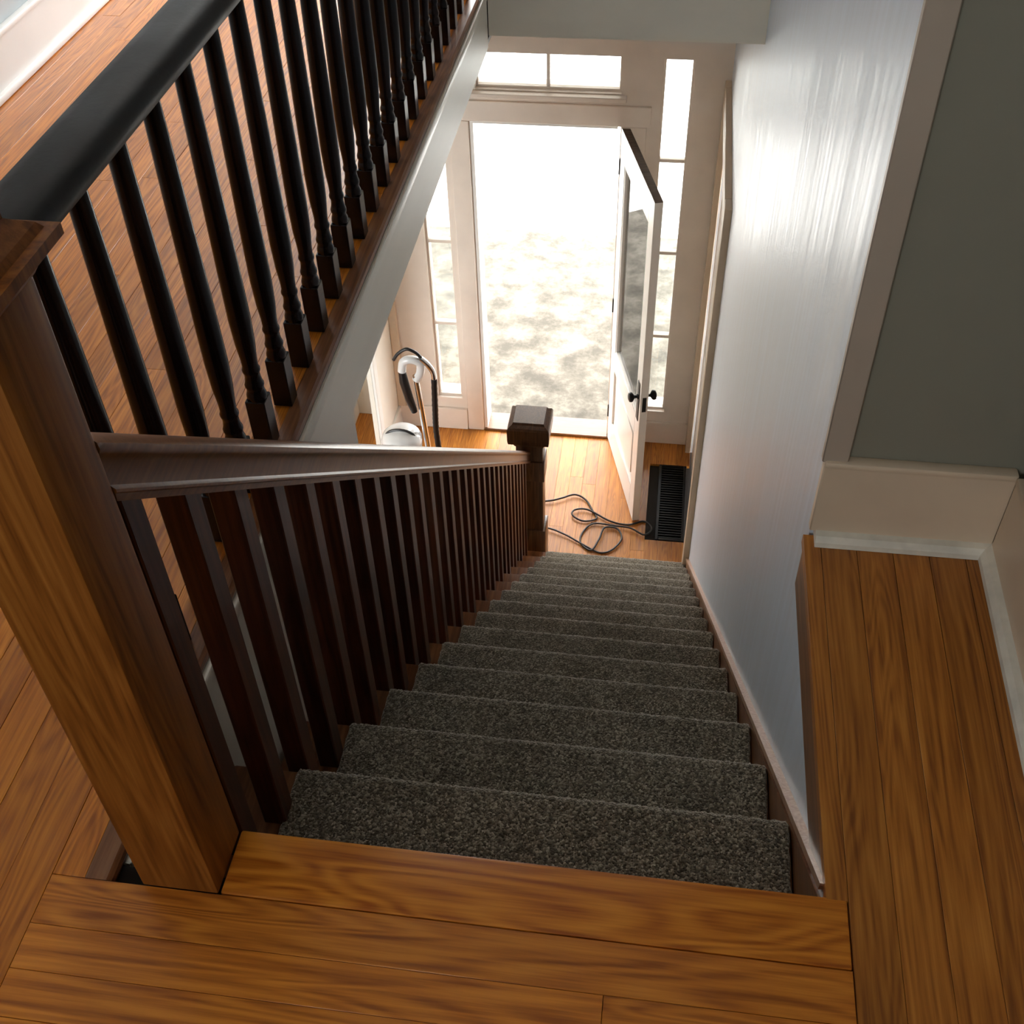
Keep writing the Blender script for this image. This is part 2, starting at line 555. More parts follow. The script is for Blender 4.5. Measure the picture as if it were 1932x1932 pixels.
box('cap_moulding', (XR - 0.004, 0.634, 0.158), (1.03, 0.656, 0.171), TRIM, be, 0.004, 2)
prism('shoe_moulding', [(0.656, 0.0005), (0.619, 0.0005), (0.620, 0.010), (0.627, 0.019), (0.640, 0.022), (0.656, 0.022)], 'x', XR + 0.006, 1.030, SHOE, be)
tag(be, 'cream baseboard with worn white shoe strip facing the camera, right side', 'baseboard', kind='structure')
br = box('baseboard_right', (1.028, -2.4, 0.018), (1.046, 0.637, 0.160), TRIM, None, 0.002)
box('cap_moulding', (1.024, -2.4, 0.158), (1.046, 0.633, 0.171), TRIM, br, 0.004, 2)
prism('shoe_moulding', [(1.046, 0.0005), (1.009, 0.0005), (1.010, 0.010), (1.017, 0.019), (1.030, 0.022), (1.046, 0.022)], 'y', -2.4, 0.640, SHOE, br)
tag(br, 'cream baseboard running along the right edge of the picture', 'baseboard', kind='structure')
tag(box('trim_2', (0.737, 0.002, -0.112), (XR + 0.001, 0.640, -0.0195), SKIRT, None, 0.002), 'brown wooden edge board below the floor strip on the right', 'trim', kind='structure')

# ------------------------------------------------------------------ left side of the stairwell
tf = box('trim_3', (XG - 0.012, -0.05, LC - 0.004), (XG - 0.002, YH, -0.020), FASCIA, None, 0.001)
box('cove_moulding', (XG - 0.008, -0.05, -0.050), (XG + 0.001, YH, -0.0195), FASCIA, tf, 0.005, 2)
tag(tf, 'long white painted fascia board under the hall railing', 'trim', kind='structure')
tag(box('wall_stair_left', (XG - 0.10, -0.05, FZ), (XG - 0.004, 1.126, LC - 0.0045), FASCIA), 'grey-white wall left of the stair ending in a corner beside the side room', 'wall', kind='structure')

# ------------------------------------------------------------------ lower storey
lf = boxes('floor', [((-4.2, -1.0, FZ - 0.2), (1.3, YD + 0.16, FZ - 0.019))], plain('dark_lower_subfloor', (0.02, 0.014, 0.01), 0.9))
tag(lf, 'downstairs entry floor of bright orange wood boards', 'floor', kind='structure')
bw = 0.0826
x = 0.745
while x > -1.75:
    cuts = [3.2 if x > -0.3 else 1.5]
    y = cuts[0] + random.uniform(0.5, 1.4)
    while y < 4.7:
        cuts.append(y)
        y += random.uniform(0.9, 1.6)
    cuts.append(YD if x > -1.17 else 5.02)
    for c0, c1 in zip(cuts, cuts[1:]):
        hole = (0.553 < x - 0.02 and x - bw + 0.02 < 0.731)
        if hole and c0 < 4.72 and c1 > 4.05:
            if c0 < 4.045:
                plank((x - bw + g, c0 + g, FZ - 0.019), (x - g, 4.045 - g, FZ), FIR_Y, lf)
            if c1 > 4.725:
                plank((x - bw + g, 4.725 + g, FZ - 0.019), (x - g, c1 - g, FZ), FIR_Y, lf)
        else:
            plank((x - bw + g, c0 + g, FZ - 0.019), (x - g, c1 - g, FZ), FIR_Y, lf)
    x -= bw
box('floorboards_beyond', (-4.2, 1.5, FZ - 0.019), (x, 5.02, FZ), FIR_Y, lf)

# front wall with openings
DX0, DX1, DZ1 = -0.603, 0.205, -1.372
TX0, TX1, TZ0, TZ1 = -0.565, 0.196, -1.197, -1.004
RX0, RX1 = 0.402, 0.558
LX0, LX1 = -0.903, -0.745
SZ0, SZ1 = -3.266, -1.010
holes = [(DX0, DX1, FZ, DZ1), (TX0, TX1, TZ0, TZ1), (RX0, RX1, SZ0, SZ1), (LX0, LX1, SZ0, SZ1)]
rects = holes_boxes(-1.20, 1.3, FZ, LC + 0.036, holes)
wf = boxes('wall_front', [((a, YD, c), (b, YD + 0.15, d)) for a, b, c, d in rects], TRIM_D)
tag(wf, 'warm grey painted front wall around the entrance door and its windows', 'wall', kind='structure')
rects = holes_boxes(-4.2, -1.20, FZ, LC, [])
tag(boxes('wall_side_room_front', [((a, 5.02, c), (b, 5.16, d)) for a, b, c, d in rects], WALL_C), 'bright cream wall of the side room beyond the doorway', 'wall', kind='structure')
tag(boxes('wall_entry_left', [((-1.20, 4.43, FZ), (-1.172, YD, LC)), ((-1.20, 3.2, -1.25), (-1.172, 4.43, LC)), ((-1.27, -1, FZ), (-1.172, 3.2, LC))], WALL_C),
    'cream side wall of the entry with a doorway left of the vacuum cleaner', 'wall', kind='structure')
tag(box('wall_side_room', (-4.2, 1.4, FZ), (-4.1, 5.1, LC), WALL_C), 'far cream wall of the side room', 'wall', kind='structure')
rects = holes_boxes(-4.2, -1.27, FZ, LC, [(-3.85, -1.65, -3.25, -1.25)])
tag(boxes('wall_side_room_back', [((a, 1.4, c), (b, 1.5, d)) for a, b, c, d in rects], WALL_C), 'back cream wall of the side room', 'wall', kind='structure')
tag(box('wall_side_room_pier', (-1.55, 4.45, FZ), (-1.478, 5.02, LC), WALL_C), 'white upright wall end seen through the side doorway', 'wall', kind='structure')
tag(box('wall_under_landing', (-1.3, -0.2, FZ), (1.2, -0.10, LC), WALL_G), 'wall closing the space under the landing', 'wall', kind='structure')
tag(box('ceiling', (XG, YH + 0.061, LC + 0.016), (1.3, YD + 0.15, LC + 0.0355), CEIL), 'pale ceiling over the downstairs entry', 'ceiling', kind='structure')
tag(box('ceiling', (-4.2, -1.0, LC - 0.02), (XG - 0.013, YD + 0.15, LC - 0.005), CEIL), 'pale ceiling over the side room and lower hall', 'ceiling', kind='structure')

# casings and mouldings on the front wall
tc_ = boxes('trim_4', [((DX0 - 0.11, YD - 0.014, FZ + 0.001), (DX0 - 0.006, YD + 0.001, DZ1 + 0.004)),
                       ((DX1 + 0.006, YD - 0.014, FZ + 0.001), (DX1 + 0.13, YD + 0.001, DZ1 + 0.004)),
                       ((DX0 - 0.13, YD - 0.016, DZ1 + 0.005), (DX1 + 0.15, YD + 0.001, DZ1 + 0.115))], TRIM_D, None, 0.003)
box('sill_ledge', (TX0 - 0.02, YD - 0.045, TZ0 - 0.03), (TX1 + 0.03, YD + 0.001, TZ0 - 0.006), TRIM_D, tc_, 0.004)
box('crown_moulding', (-1.172, YD - 0.035, -0.86), (XR - 0.001, YD + 0.001, -0.80), TRIM_D, tc_, 0.01, 2)
tag(tc_, 'warm grey flat casing boards framing the open front doorway', 'trim', kind='structure')
tag(boxes('baseboard_front', [((-1.171, YD - 0.02, FZ + 0.001), (DX0 - 0.112, YD + 0.001, FZ + 0.17)), ((DX1 + 0.132, YD - 0.02, FZ + 0.001), (XR - 0.031, YD + 0.001, FZ + 0.17))], TRIM_D, None, 0.003),
    'warm grey baseboard at the foot of the front wall', 'baseboard', kind='structure')
bl2 = box('baseboard_side', (-1.173, 4.501, FZ + 0.001), (-1.155, YD - 0.021, FZ + 0.17), WHITE, None, 0.003)
tag(bl2, 'white baseboard below the cream wall behind the vacuum cleaner', 'baseboard', kind='structure')
tag(boxes('trim_5', [((-1.172, 4.43, FZ + 0.001), (-1.152, 4.50, -1.25))], WHITE, None, 0.003), 'white casing board of the side doorway', 'trim', kind='structure')
tag(box('trim_6', (-1.1715, YD - 0.03, FZ + 0.17), (-1.12, YD - 0.001, LC - 0.022), TRIM, None, 0.004), 'pale corner strip between cream wall and front wall', 'trim', kind='structure')

# windows in the front wall


def window(name, x0, x1, z0, z1, vbars, hbars, label):
    w = boxes(name, [((x0, YD + 0.03, z0), (x0 + 0.012, YD + 0.09, z1)), ((x1 - 0.012, YD + 0.03, z0), (x1, YD + 0.09, z1)),
                     ((x0 + 0.012, YD + 0.03, z1 - 0.012), (x1 - 0.012, YD + 0.09, z1)), ((x0 + 0.012, YD + 0.03, z0), (x1 - 0.012, YD + 0.09, z0 + 0.012))], TRIM_D)
    xs = [x0 + 0.012, *vbars, x1 - 0.012]
    zs = [z0 + 0.012, *hbars, z1 - 0.012]
    for v in vbars:
        box('muntin', (v - 0.009, YD + 0.035, z0 + 0.012), (v + 0.009, YD + 0.075, z1 - 0.012), TRIM_D, w, 0.002)
    for h in hbars:
        box('muntin', (x0 + 0.012, YD + 0.035, h - 0.010), (x1 - 0.012, YD + 0.075, h + 0.010), TRIM_D, w, 0.002)
    for a, b in zip(xs, xs[1:]):
        for c, d in zip(zs, zs[1:]):
            box('pane', (a, YD + 0.053, c), (b, YD + 0.057, d), GLASS, w)
    tag(w, label, 'window', kind='structure')


window('window_1', TX0, TX1, TZ0, TZ1, [-0.186], [], 'two-pane transom window above the front door')
window('window_2', RX0, RX1, SZ0, SZ1, [], [-2.711, -2.136, -1.572], 'narrow four-pane sidelight right of the front door')
window('window_3', LX0, LX1, SZ0, SZ1, [], [-2.711, -2.136, -1.572], 'narrow four-pane sidelight left of the front door')


def upper_window(name, x0, x1, z0, z1, y, label):
    w = boxes(name, [((x0, y - 0.02, z0), (x0 + 0.05, y + 0.05, z1)), ((x1 - 0.05, y - 0.02, z0), (x1, y + 0.05, z1)),
                     ((x0 + 0.05, y - 0.02, z1 - 0.05), (x1 - 0.05, y + 0.05, z1)), ((x0 + 0.05, y - 0.02, z0), (x1 - 0.05, y + 0.05, z0 + 0.05))], WHITE)
    zm = (z0 + z1) / 2
    box('meeting_rail', (x0 + 0.05, y - 0.01, zm - 0.02), (x1 - 0.05, y + 0.04, zm + 0.02), WHITE, w, 0.003)
    box('pane', (x0 + 0.05, y + 0.012, z0 + 0.05), (x1 - 0.05, y + 0.016, zm - 0.02), GLASS, w)
    box('pane', (x0 + 0.05, y + 0.012, zm + 0.02), (x1 - 0.05, y + 0.016, z1 - 0.05), GLASS, w)
    tag(w, label, 'window', kind='structure')


upper_window('window_4', -1.37, -0.23, 0.28, 2.22, 5.03, 'sash window at the end of the upstairs hall')
upper_window('fill_window', -0.62, 0.22, 0.95, 1.95, -2.56, 'unseen sash window added behind the viewer for fill light')  # added out of view as frontal fill on newel and carpet
upper_window('window_6', -3.85, -1.65, -3.25, -1.25, 1.44, 'sash window of the bright side room')

# ------------------------------------------------------------------ front door leaf (swung inwards)
TH = 0.042
DW = DX1 - DX0 - 0.012
DH = DZ1 - FZ - 0.014
hinge = Vector((0.206, YD - 0.004, FZ + 0.010))
free = Vector((0.414, 4.184, FZ + 0.010))
ang = math.atan2(free.y - hinge.y, free.x - hinge.x)
DWL = (free - hinge).length
door = empty('door_1', (0, 0, 0))
ST = 0.105                      # stile width
GZ0, GZ1 = 0.755, DH - 0.16      # glass


def dpart(name, a, b, mat, bev=0.002, parent=None):
    return box(name, a, b, mat, parent or door, bev)


# local frame: x along the leaf from the hinge, y thickness, z up
dpart('stile', (0, 0, 0), (ST, TH, DH - 0.003), WHITE)
dpart('stile', (DWL - ST, 0, 0), (DWL, TH, DH - 0.003), WHITE)
dpart('top_rail', (ST, 0, GZ1), (DWL - ST, TH, DH - 0.003), WHITE)
dpart('lock_rail', (ST, 0, GZ0 - 0.14), (DWL - ST, TH, GZ0), WHITE)
dpart('bottom_rail', (ST, 0, 0), (DWL - ST, TH, 0.20), WHITE)
pn = dpart('panel', (ST, 0.012, 0.20), (DWL - ST, TH - 0.012, GZ0 - 0.14), WHITE, 0.0)
dpart('panel_field', (ST + 0.05, 0.006, 0.25), (DWL - ST - 0.05, TH - 0.006, GZ0 - 0.19), WHITE, 0.006, pn)
gl = dpart('glass_pane', (ST, TH / 2 - 0.002, GZ0), (DWL - ST, TH / 2 + 0.002, GZ1), GLASS, 0.0)
bd = boxes('glazing_bead', [((ST, 0.004, GZ0), (ST + 0.012, TH - 0.004, GZ1)), ((DWL - ST - 0.012, 0.004, GZ0), (DWL - ST, TH - 0.004, GZ1)),
                            ((ST + 0.012, 0.004, GZ1 - 0.012), (DWL - ST - 0.012, TH - 0.004, GZ1)), ((ST + 0.012, 0.004, GZ0), (DWL - ST - 0.012, TH - 0.004, GZ0 + 0.012))], WHITE, door)
te = dpart('top_edge', (0, 0.0005, DH - 0.003), (DWL, TH - 0.0005, DH), DOORTOP, 0.0)
te['label'] = 'dark unpainted top edge'
KX, KZ = DWL - 0.055, 0.915
for s, yy in ((-1, 0.0), (1, TH)):
    pl = box('lock_plate', (KX - 0.022, min(yy, yy + s * 0.004), KZ - 0.16), (KX + 0.022, max(yy, yy + s * 0.004), KZ + 0.10), IRON, door, 0.0015)
    bm = bmesh.new()
    M = Matrix.Translation((KX, yy + s * 0.003, KZ)) @ Matrix.Rotation(-s * H2, 4, 'X')
    bm_lathe(bm, [(0.016, 0), (0.016, 0.005), (0.009, 0.008), (0.009, 0.020), (0.016, 0.025), (0.026, 0.032), (0.029, 0.041), (0.026, 0.050), (0.014, 0.055)], 20, M)
    to_obj('knob', bm, IRON, pl, True)
box('latch_plate', (DWL - 0.001, 0.010, KZ - 0.07), (DWL + 0.001, TH - 0.010, KZ + 0.03), IRON, door)
for hz in (0.22, 1.02, DH - 0.22):
    bm = bmesh.new()
    bm_lathe(bm, [(0.007, -0.045), (0.007, 0.045)], 10, Matrix.Translation((-0.004, 0.0, hz)))
    to_obj('hinge', bm, IRON, door, True)
door.location = hinge
door.rotation_euler = (0, 0, ang)
tag(door, 'white half-glass front door with black knob, swung open into the entry', 'door', kind='structure')
th = box('threshold', (DX0, YD - 0.015, FZ + 0.0005), (DX1, YD + 0.16, FZ + 0.018), wood('brown_threshold', (0.12, 0.05, 0.02), (0.2, 0.09, 0.035), (0.28, 0.13, 0.055), 'x', tone=0.02), None, 0.004)
tag(th, 'brown wooden threshold under the open front door', 'threshold')
jb = boxes('trim_7', [((DX0, YD - 0.004, FZ + 0.019), (DX0 + 0.018, YD + 0.152, DZ1)), ((DX1 - 0.018 + 0.012, YD + 0.02, FZ + 0.019), (DX1, YD + 0.152, DZ1)), ((DX0 + 0.018, YD - 0.004, DZ1 - 0.012), (DX1 - 0.02, YD + 0.152, DZ1 + 0.004))], WHITE)
tag(jb, 'white jamb lining of the front doorway', 'trim', kind='structure')

# doorway casing with closed door on the right wall at the foot of the stair
rc = boxes('trim_8', [((XR - 0.032, 3.66, FZ + 0.001), (XR + 0.001, 3.75, -1.10)), ((XR - 0.032, 4.85, FZ + 0.001), (XR + 0.001, 4.935, -1.10)),
                      ((XR - 0.032, 3.751, -1.21), (XR + 0.001, 4.849, -1.10))], TRIM, None, 0.003)
tag(rc, 'cream door casing standing proud of the right wall at the stair foot', 'trim', kind='structure')
d2 = box('door_2', (XR + 0.012, 3.75, FZ + 0.006), (XR + 0.05, 4.85, -1.21), TRIM_D)
for (ya, yb) in ((3.87, 4.25), (4.35, 4.73)):
    for (za, zb) in ((FZ + 0.25, FZ + 0.95), (FZ + 1.1, -1.36)):
        box('panel', (XR + 0.007, ya, za), (XR + 0.0125, yb, zb), TRIM_D, d2, 0.003)
tag(d2, 'closed painted door inside the casing on the right wall', 'door', kind='structure')

# ------------------------------------------------------------------ outside
pf = box('porch_floor', (-3.0, YD + 0.16, FZ - 0.20), (3.0, 7.53, FZ - 0.03), PORCH, None, 0.01)
tag(pf, 'mottled concrete porch floor outside the open door', 'porch', kind='structure')
tag(box('ground', (-40, 5.12, FZ - 0.62), (40, 60, FZ - 0.52), GROUND), 'pale sunlit ground beyond the porch', 'ground', kind='structure')
tag(box('porch_shade_roof', (-3.0, YD + 0.16, -0.85), (3.0, 7.7, -0.72), WHITE), 'unseen white roof added over the porch to shade its floor', 'roof', kind='structure')  # out of view, placed to keep open sky off the porch floor
for px_ in (-2.85, 2.85):
    pc = box('porch_column', (px_ - 0.08, 7.2, FZ - 0.028), (px_ + 0.08, 7.36, -0.851), WHITE, None, 0.006)
    tag(pc, 'white porch column at the %s end of the porch' % ('left' if px_ < 0 else 'right'), 'column', 'porch columns')
shrub = empty('garden_shrub', (1.05, 8.6, FZ - 0.52))
bm = bmesh.new()
for i in range(240):
    a, b_ = random.uniform(0, 6.283), math.acos(random.uniform(-0.4, 1))
    rr = 0.32 * random.uniform(0.6, 1.0)
    p = Vector((math.sin(b_) * math.cos(a), math.sin(b_) * math.sin(a), math.cos(b_) * 1.1)) * rr + Vector((1.05, 8.6, FZ - 0.52 + 0.45))
    t = bmesh.new()
    s = random.uniform(0.04, 0.07)
    vs = [t.verts.new(v) for v in ((-s * .4, 0, 0), (0, -s, 0.006), (s * .4, 0, 0), (0, s, 0.006))]
    t.faces.new(vs)
    merge(bm, t, Matrix.Translation(p) @ Matrix.Rotation(random.uniform(0, 6.28), 4, 'Z') @ Matrix.Rotation(random.uniform(-1, 1), 4, 'X'))
to_obj('foliage', bm, LEAF, shrub)
bm = bmesh.new()
bm_tube(bm, [(1.05, 8.6, FZ - 0.52), (1.06, 8.6, FZ - 0.3), (1.04, 8.61, FZ - 0.1)], 0.03, 8, [0.035, 0.03, 0.02])
to_obj('stem', bm, BARK, shrub, True)
tag(shrub, 'blurred blue-grey shrub glimpsed through the right sidelight', 'shrub')

# ------------------------------------------------------------------ staircase
stair = empty('staircase', (0.35, 1.9, FZ))
body = []
poly = [(-0.05, FZ), (-0.05, -RISE - 0.03)]
for k in range(1, NT + 1):
    poly += [(k * RUN - 0.028, -k * RISE - 0.03), (k * RUN - 0.028, -(k + 1) * RISE - (0.03 if k < NT else 0))]
poly[-1] = (NT * RUN - 0.028, FZ)
prism('carriage', poly, 'x', -0.150, 0.7325, SKIRT, stair)
box('riser', (-0.15, -0.05, -RISE), (0.7325, -0.018, -0.027), SKIRT, stair)
for k in range(1, NT + 1):
    xl = -0.162 if k <= 4 else -0.235
    box('tread', (xl, (k - 1) * RUN - 0.03, -k * RISE - 0.03), (0.7325, k * RUN - 0.004, -k * RISE - 0.008), SKIRT, stair, 0.006, 2)
# skirt board along the right wall, with its lighter cap edge
sl = RISE / RUN


def zn(y):
    return -y * sl


sk = [(-0.03, zn(-0.03) - 0.03 - 0.02), (0.0, 0.018 - 0.04), (3.68, zn(3.68) + 0.018), (3.68, FZ + 0.002), (3.5, FZ + 0.002), (-0.03, zn(-0.03) - 0.40)]
prism('skirt_board', sk, 'x', 0.7328, XR + 0.0005, SKIRT, stair)
cap = [(0.03, zn(0.03) - 0.002), (3.68, zn(3.68) + 0.018), (3.68, zn(3.68) + 0.034), (0.03, zn(0.03) + 0.014)]
cp = prism('skirt_cap', cap, 'x', 0.7300, XR + 0.0005, wood('light_skirt_edge', (0.36, 0.19, 0.11), (0.48, 0.28, 0.18), (0.56, 0.36, 0.25), 'y', tone=0.02), stair)
cp['label'] = 'lighter wooden cap edge of the skirt board'
# carpet, one piece for each step
CX0, CX1 = -0.052, 0.729


def carpet_step(k):
    th_ = 0.009
    prof = []
    y0, z0 = (k - 1) * RUN - 0.020, -k * RISE
    yn = k * RUN
    nt_ = 22 if k < 6 else 12
    for i in range(nt_):
        prof.append((y0 + (yn - 0.014 - y0) * i / (nt_ - 1), z0))
    for i in range(1, 8):
        a = H2 - i * (math.pi * 0.95) / 7
        prof.append((yn - 0.014 + 0.016 * math.cos(a), z0 - 0.016 + 0.016 * math.sin(a)))
    yb, zb = yn - 0.022, z0 - 0.038
    zb2 = -(k + 1) * RISE + (0.001 if k < NT else 0.001)
    nr = 14 if k < 6 else 8
    for i in range(nr):
        prof.append((yb, zb + (zb2 - zb) * i / (nr - 1)))
    nx = 260 if k < 4 else (160 if k < 8 else 90)
    n = len(prof)
    verts, faces = [], []
    amp = 0.0016
    for j in range(nx + 1):
        xx = CX0 + (CX1 - CX0) * j / nx
        edge = 0.006 if j in (0, nx) else 0.0
        for i, (py, pz) in enumerate(prof):
            q0, q1 = prof[max(i - 1, 0)], prof[min(i + 1, n - 1)]
            ty, tz = q1[0] - q0[0], q1[1] - q0[1]
            l = math.hypot(ty, tz) or 1
            ny, nz = -tz / l, ty / l
            if nz < 0 and i < nt_:
                ny, nz = -ny, -nz
            h = random.uniform(-amp, amp) - edge
            verts.append((xx + random.uniform(-amp, amp) * 0.7, py + ny * h, pz + nz * h))
    for j in range(nx):
        for i in range(n - 1):
            a = j * n + i
            faces.append((a, a + n, a + n + 1, a + 1))
    me = bpy.data.meshes.new('carpet')
    me.from_pydata(verts, [], faces)
    me.update()
    for p in me.polygons:
        p.use_smooth = True
    return me


for k in range(1, NT + 1):
    link('carpet', carpet_step(k), CARPET, stair)
tag(stair, 'straight steep stair with speckled grey-brown carpet on every step', 'staircase')

# ------------------------------------------------------------------ newel posts
nw = empty('newel_post', (-0.08, -0.041, 0))
box('post', (-0.131, -0.0865, -0.001), (-0.0295, 0.0025, 0.872), NEWEL, nw, 0.003, 2)
bm = bmesh.new()
cx_, cy_ = -0.080, -0.042
for (h0, h1, w0, w1) in ((0.862, 0.886, 0.0515, 0.066), (0.886, 0.896, 0.074, 0.074)):
    t = bmesh.new()
    A = [t.verts.new((cx_ + sx * w0, cy_ + sy * (w0 - 0.006), h0)) for sx, sy in ((-1, -1), (1, -1), (1, 1), (-1, 1))]
    B = [t.verts.new((cx_ + sx * w1, cy_ + sy * (w1 - 0.006), h1)) for sx, sy in ((-1, -1), (1, -1), (1, 1), (-1, 1))]
    t.faces.new(A[::-1]); t.faces.new(B)
    for i in range(4):
        t.faces.new((A[i], A[(i + 1) % 4], B[(i + 1) % 4], B[i]))
    merge(bm, t)
to_obj('cap_flange', bm, NEWEL, nw)
bm = bmesh.new()
t = bmesh.new()
lv = [(0.896, 0.064), (0.902, 0.060), (0.910, 0.048), (0.913, 0.044), (0.940, 0.044), (0.958, 0.026), (0.962, 0.010)]
rings = [[t.verts.new((cx_ + sx * w, cy_ + sy * w * 0.94, h)) for sx, sy in ((-1, -1), (1, -1), (1, 1), (-1, 1))] for h, w in lv]
for a, b in zip(rings, rings[1:]):
    for i in range(4):
        t.faces.new((a[i], a[(i + 1) % 4], b[(i + 1) % 4], b[i]))
t.faces.new(rings[0][::-1]); t.faces.new(rings[-1])
merge(bm, t)
to_obj('cap_block', bm, NEWEL, nw)
tag(nw, 'square brown oak newel post at the head of the stair, lower left', 'newel post', 'stair newel posts')

nb = empty('newel_post', (-0.15, 3.80, FZ))
NX, NY = -0.148, 3.805
box('post', (NX - 0.072, NY - 0.055, FZ), (NX + 0.072, NY + 0.055, -2.50), DKNEWEL, nb, 0.004, 2)
box('plinth', (NX - 0.083, NY - 0.068, FZ + 0.0005), (NX + 0.086, NY + 0.068, FZ + 0.31), DKNEWEL, nb, 0.005, 2)
box('collar_block', (NX - 0.081, NY - 0.064, -2.83), (NX + 0.081, NY + 0.064, -2.69), DKNEWEL, nb, 0.005, 2)
bm = bmesh.new()
t = bmesh.new()
lv = [(-2.58, 0.074), (-2.555, 0.086), (-2.545, 0.106), (-2.52, 0.110), (-2.45, 0.110), (-2.437, 0.104), (-2.425, 0.086), (-2.412, 0.080)]
rings = [[t.verts.new((NX + sx * w, NY + sy * w * 0.9, h)) for sx, sy in ((-1, -1), (1, -1), (1, 1), (-1, 1))] for h, w in lv]
for a, b in zip(rings, rings[1:]):
    for i in range(4):
        t.faces.new((a[i], a[(i + 1) % 4], b[(i + 1) % 4], b[i]))
t.faces.new(rings[0][::-1]); t.faces.new(rings[-1])
merge(bm, t)
to_obj('cap', bm, DKNEWEL, nb)
tag(nb, 'dark brown newel post with heavy square cap at the foot of the stair', 'newel post', 'stair newel posts')

# ------------------------------------------------------------------ stair railing
rail = empty('stair_railing', (-0.1, 1.9, FZ))


def sx_of(y):          # right-hand face of the rail
    return -0.027 - 0.113 * (y / 3.75)


# cross-section (u to the left of the right-hand face, v height above the lower lip)
sec = [(0.003, 0.0), (0.002, 0.010), (0.0, 0.012), (0.0, 0.016), (0.003, 0.0185), (0.005, 0.021), (0.006, 0.052), (0.0035, 0.060), (0.001, 0.066), (0.002, 0.074),
       (0.010, 0.081), (0.022, 0.085), (0.038, 0.085), (0.050, 0.081), (0.058, 0.074), (0.059, 0.066), (0.0565, 0.060), (0.054, 0.052), (0.055, 0.021), (0.057, 0.0185), (0.060, 0.016), (0.060, 0.012), (0.058, 0.010), (0.057, 0.0)]
bm = bmesh.new()
YR0, YR1 = 0.003, NY - 0.055
SR = 0.884


def zr(y):
    return 0.612 - SR * y


ra = [bm.verts.new((sx_of(YR0) - u, YR0, zr(YR0) + v)) for u, v in sec]
rb = [bm.verts.new((sx_of(YR1) - u, YR1, zr(YR1) + v)) for u, v in sec]
for i in range(len(sec)):
    j = (i + 1) % len(sec)
    bm.faces.new((ra[i], rb[i], rb[j], ra[j]))
bm.faces.new(ra); bm.faces.new(rb[::-1])
to_obj('handrail', bm, RAILW, rail, True)
# square balusters, two on each tread
bs = 0.0185
y = 0.040
i = 0
while y < 3.70:
    k = max(1, math.ceil((y + 0.005) / RUN))
    zb = -k * RISE - 0.009
    zt = zr(y) + 0.004
    cxb = sx_of(y) - 0.030
    bm = bmesh.new()
    t = bmesh.new()
    vs = []
    for (dx, dy) in ((-bs, -bs), (bs, -bs), (bs, bs), (-bs, bs)):
        vs.append((t.verts.new((cxb + dx, y + dy, zb)), t.verts.new((cxb + dx, y + dy, zt - SR * dy))))
    for a in range(4):
        b = (a + 1) % 4
        t.faces.new((vs[a][0], vs[b][0], vs[b][1], vs[a][1]))
    t.faces.new([v[0] for v in vs][::-1]); t.faces.new([v[1] for v in vs])
    bmesh.ops.bevel(t, geom=[e for e in t.edges if abs(e.verts[0].co.z - e.verts[1].co.z) > 0.3], offset=0.002, segments=1, affect='EDGES')
    merge(bm, t)
    to_obj('baluster', bm, REDW, rail)
    y += RUN / 2
    i += 1
tag(rail, 'brown oak stair handrail on plain square red-brown balusters', 'railing')

# ------------------------------------------------------------------ hall guard railing
guard = empty('hall_railing', (-0.22, 1.5, 0))
GX = -0.222
secg = [(-0.030, 0.715), (-0.038, 0.722), (-0.042, 0.735), (-0.040, 0.748), (-0.032, 0.757), (-0.015, 0.762), (0.015, 0.762), (0.030, 0.757), (0.038, 0.748), (0.040, 0.735), (0.036, 0.722), (0.028, 0.715)]
prism('handrail', [(GX + u, v) for u, v in secg], 'y', -0.08, YH, EBONY_R, guard, True)
box('rail_return', (GX + 0.03, -0.078, 0.716), (-0.128, -0.012, 0.760), EBONY_R, guard, 0.006, 2)
bm = bmesh.new()
bm_box(bm, (-0.018, -0.018, 0), (0.018, 0.018, 0.105), 0.0015)
prof = [(0.0175, 0.104), (0.0182, 0.109), (0.0178, 0.115), (0.0158, 0.121), (0.0150, 0.126), (0.0170, 0.131), (0.0172, 0.136), (0.0150, 0.142), (0.0138, 0.150), (0.0135, 0.158),
        (0.0158, 0.163), (0.0160, 0.168), (0.0138, 0.174), (0.0145, 0.19), (0.0172, 0.22), (0.0190, 0.27), (0.0186, 0.34), (0.0172, 0.45), (0.0154, 0.58), (0.0138, 0.70), (0.0138, 0.722)]
bm_lathe(bm, prof, 14)
first = to_obj('baluster', bm, EBONY, guard, True)
gm = first.data
for i in range(-6, 18):
    yy = 0.897 + 0.1205 * i
    if i == -6:
        o = first
    else:
        o = first.copy()
        COL.objects.link(o)
        o.parent = guard
        o.matrix_parent_inverse = guard.matrix_basis.inverted()
    o.location = (GX, yy, 0.0005)
tag(guard, 'near-black hall railing with turned balusters along the upstairs floor edge', 'railing')

# ------------------------------------------------------------------ floor grate
gr = empty('floor_grate', (0.642, 4.385, FZ))
GY0, GY1, GX0, GX1 = 4.05, 4.72, 0.556, 0.728
boxes('frame', [((GX0, GY0, FZ - 0.017), (GX0 + 0.018, GY1, FZ + 0.004)), ((GX1 - 0.018, GY0, FZ - 0.017), (GX1, GY1, FZ + 0.004)),
                ((GX0 + 0.018, GY0, FZ - 0.017), (GX1 - 0.018, GY0 + 0.018, FZ + 0.004)), ((GX0 + 0.018, GY1 - 0.018, FZ - 0.017), (GX1 - 0.018, GY1, FZ + 0.004))], IRON, gr, 0.002)
n = 30
for i in range(n):
    yy = GY0 + 0.026 + (GY1 - GY0 - 0.052) * i / (n - 1)
    box('slat', (GX0 + 0.018, yy - 0.004, FZ - 0.014), (GX1 - 0.018, yy + 0.004, FZ + 0.001), IRON, gr)
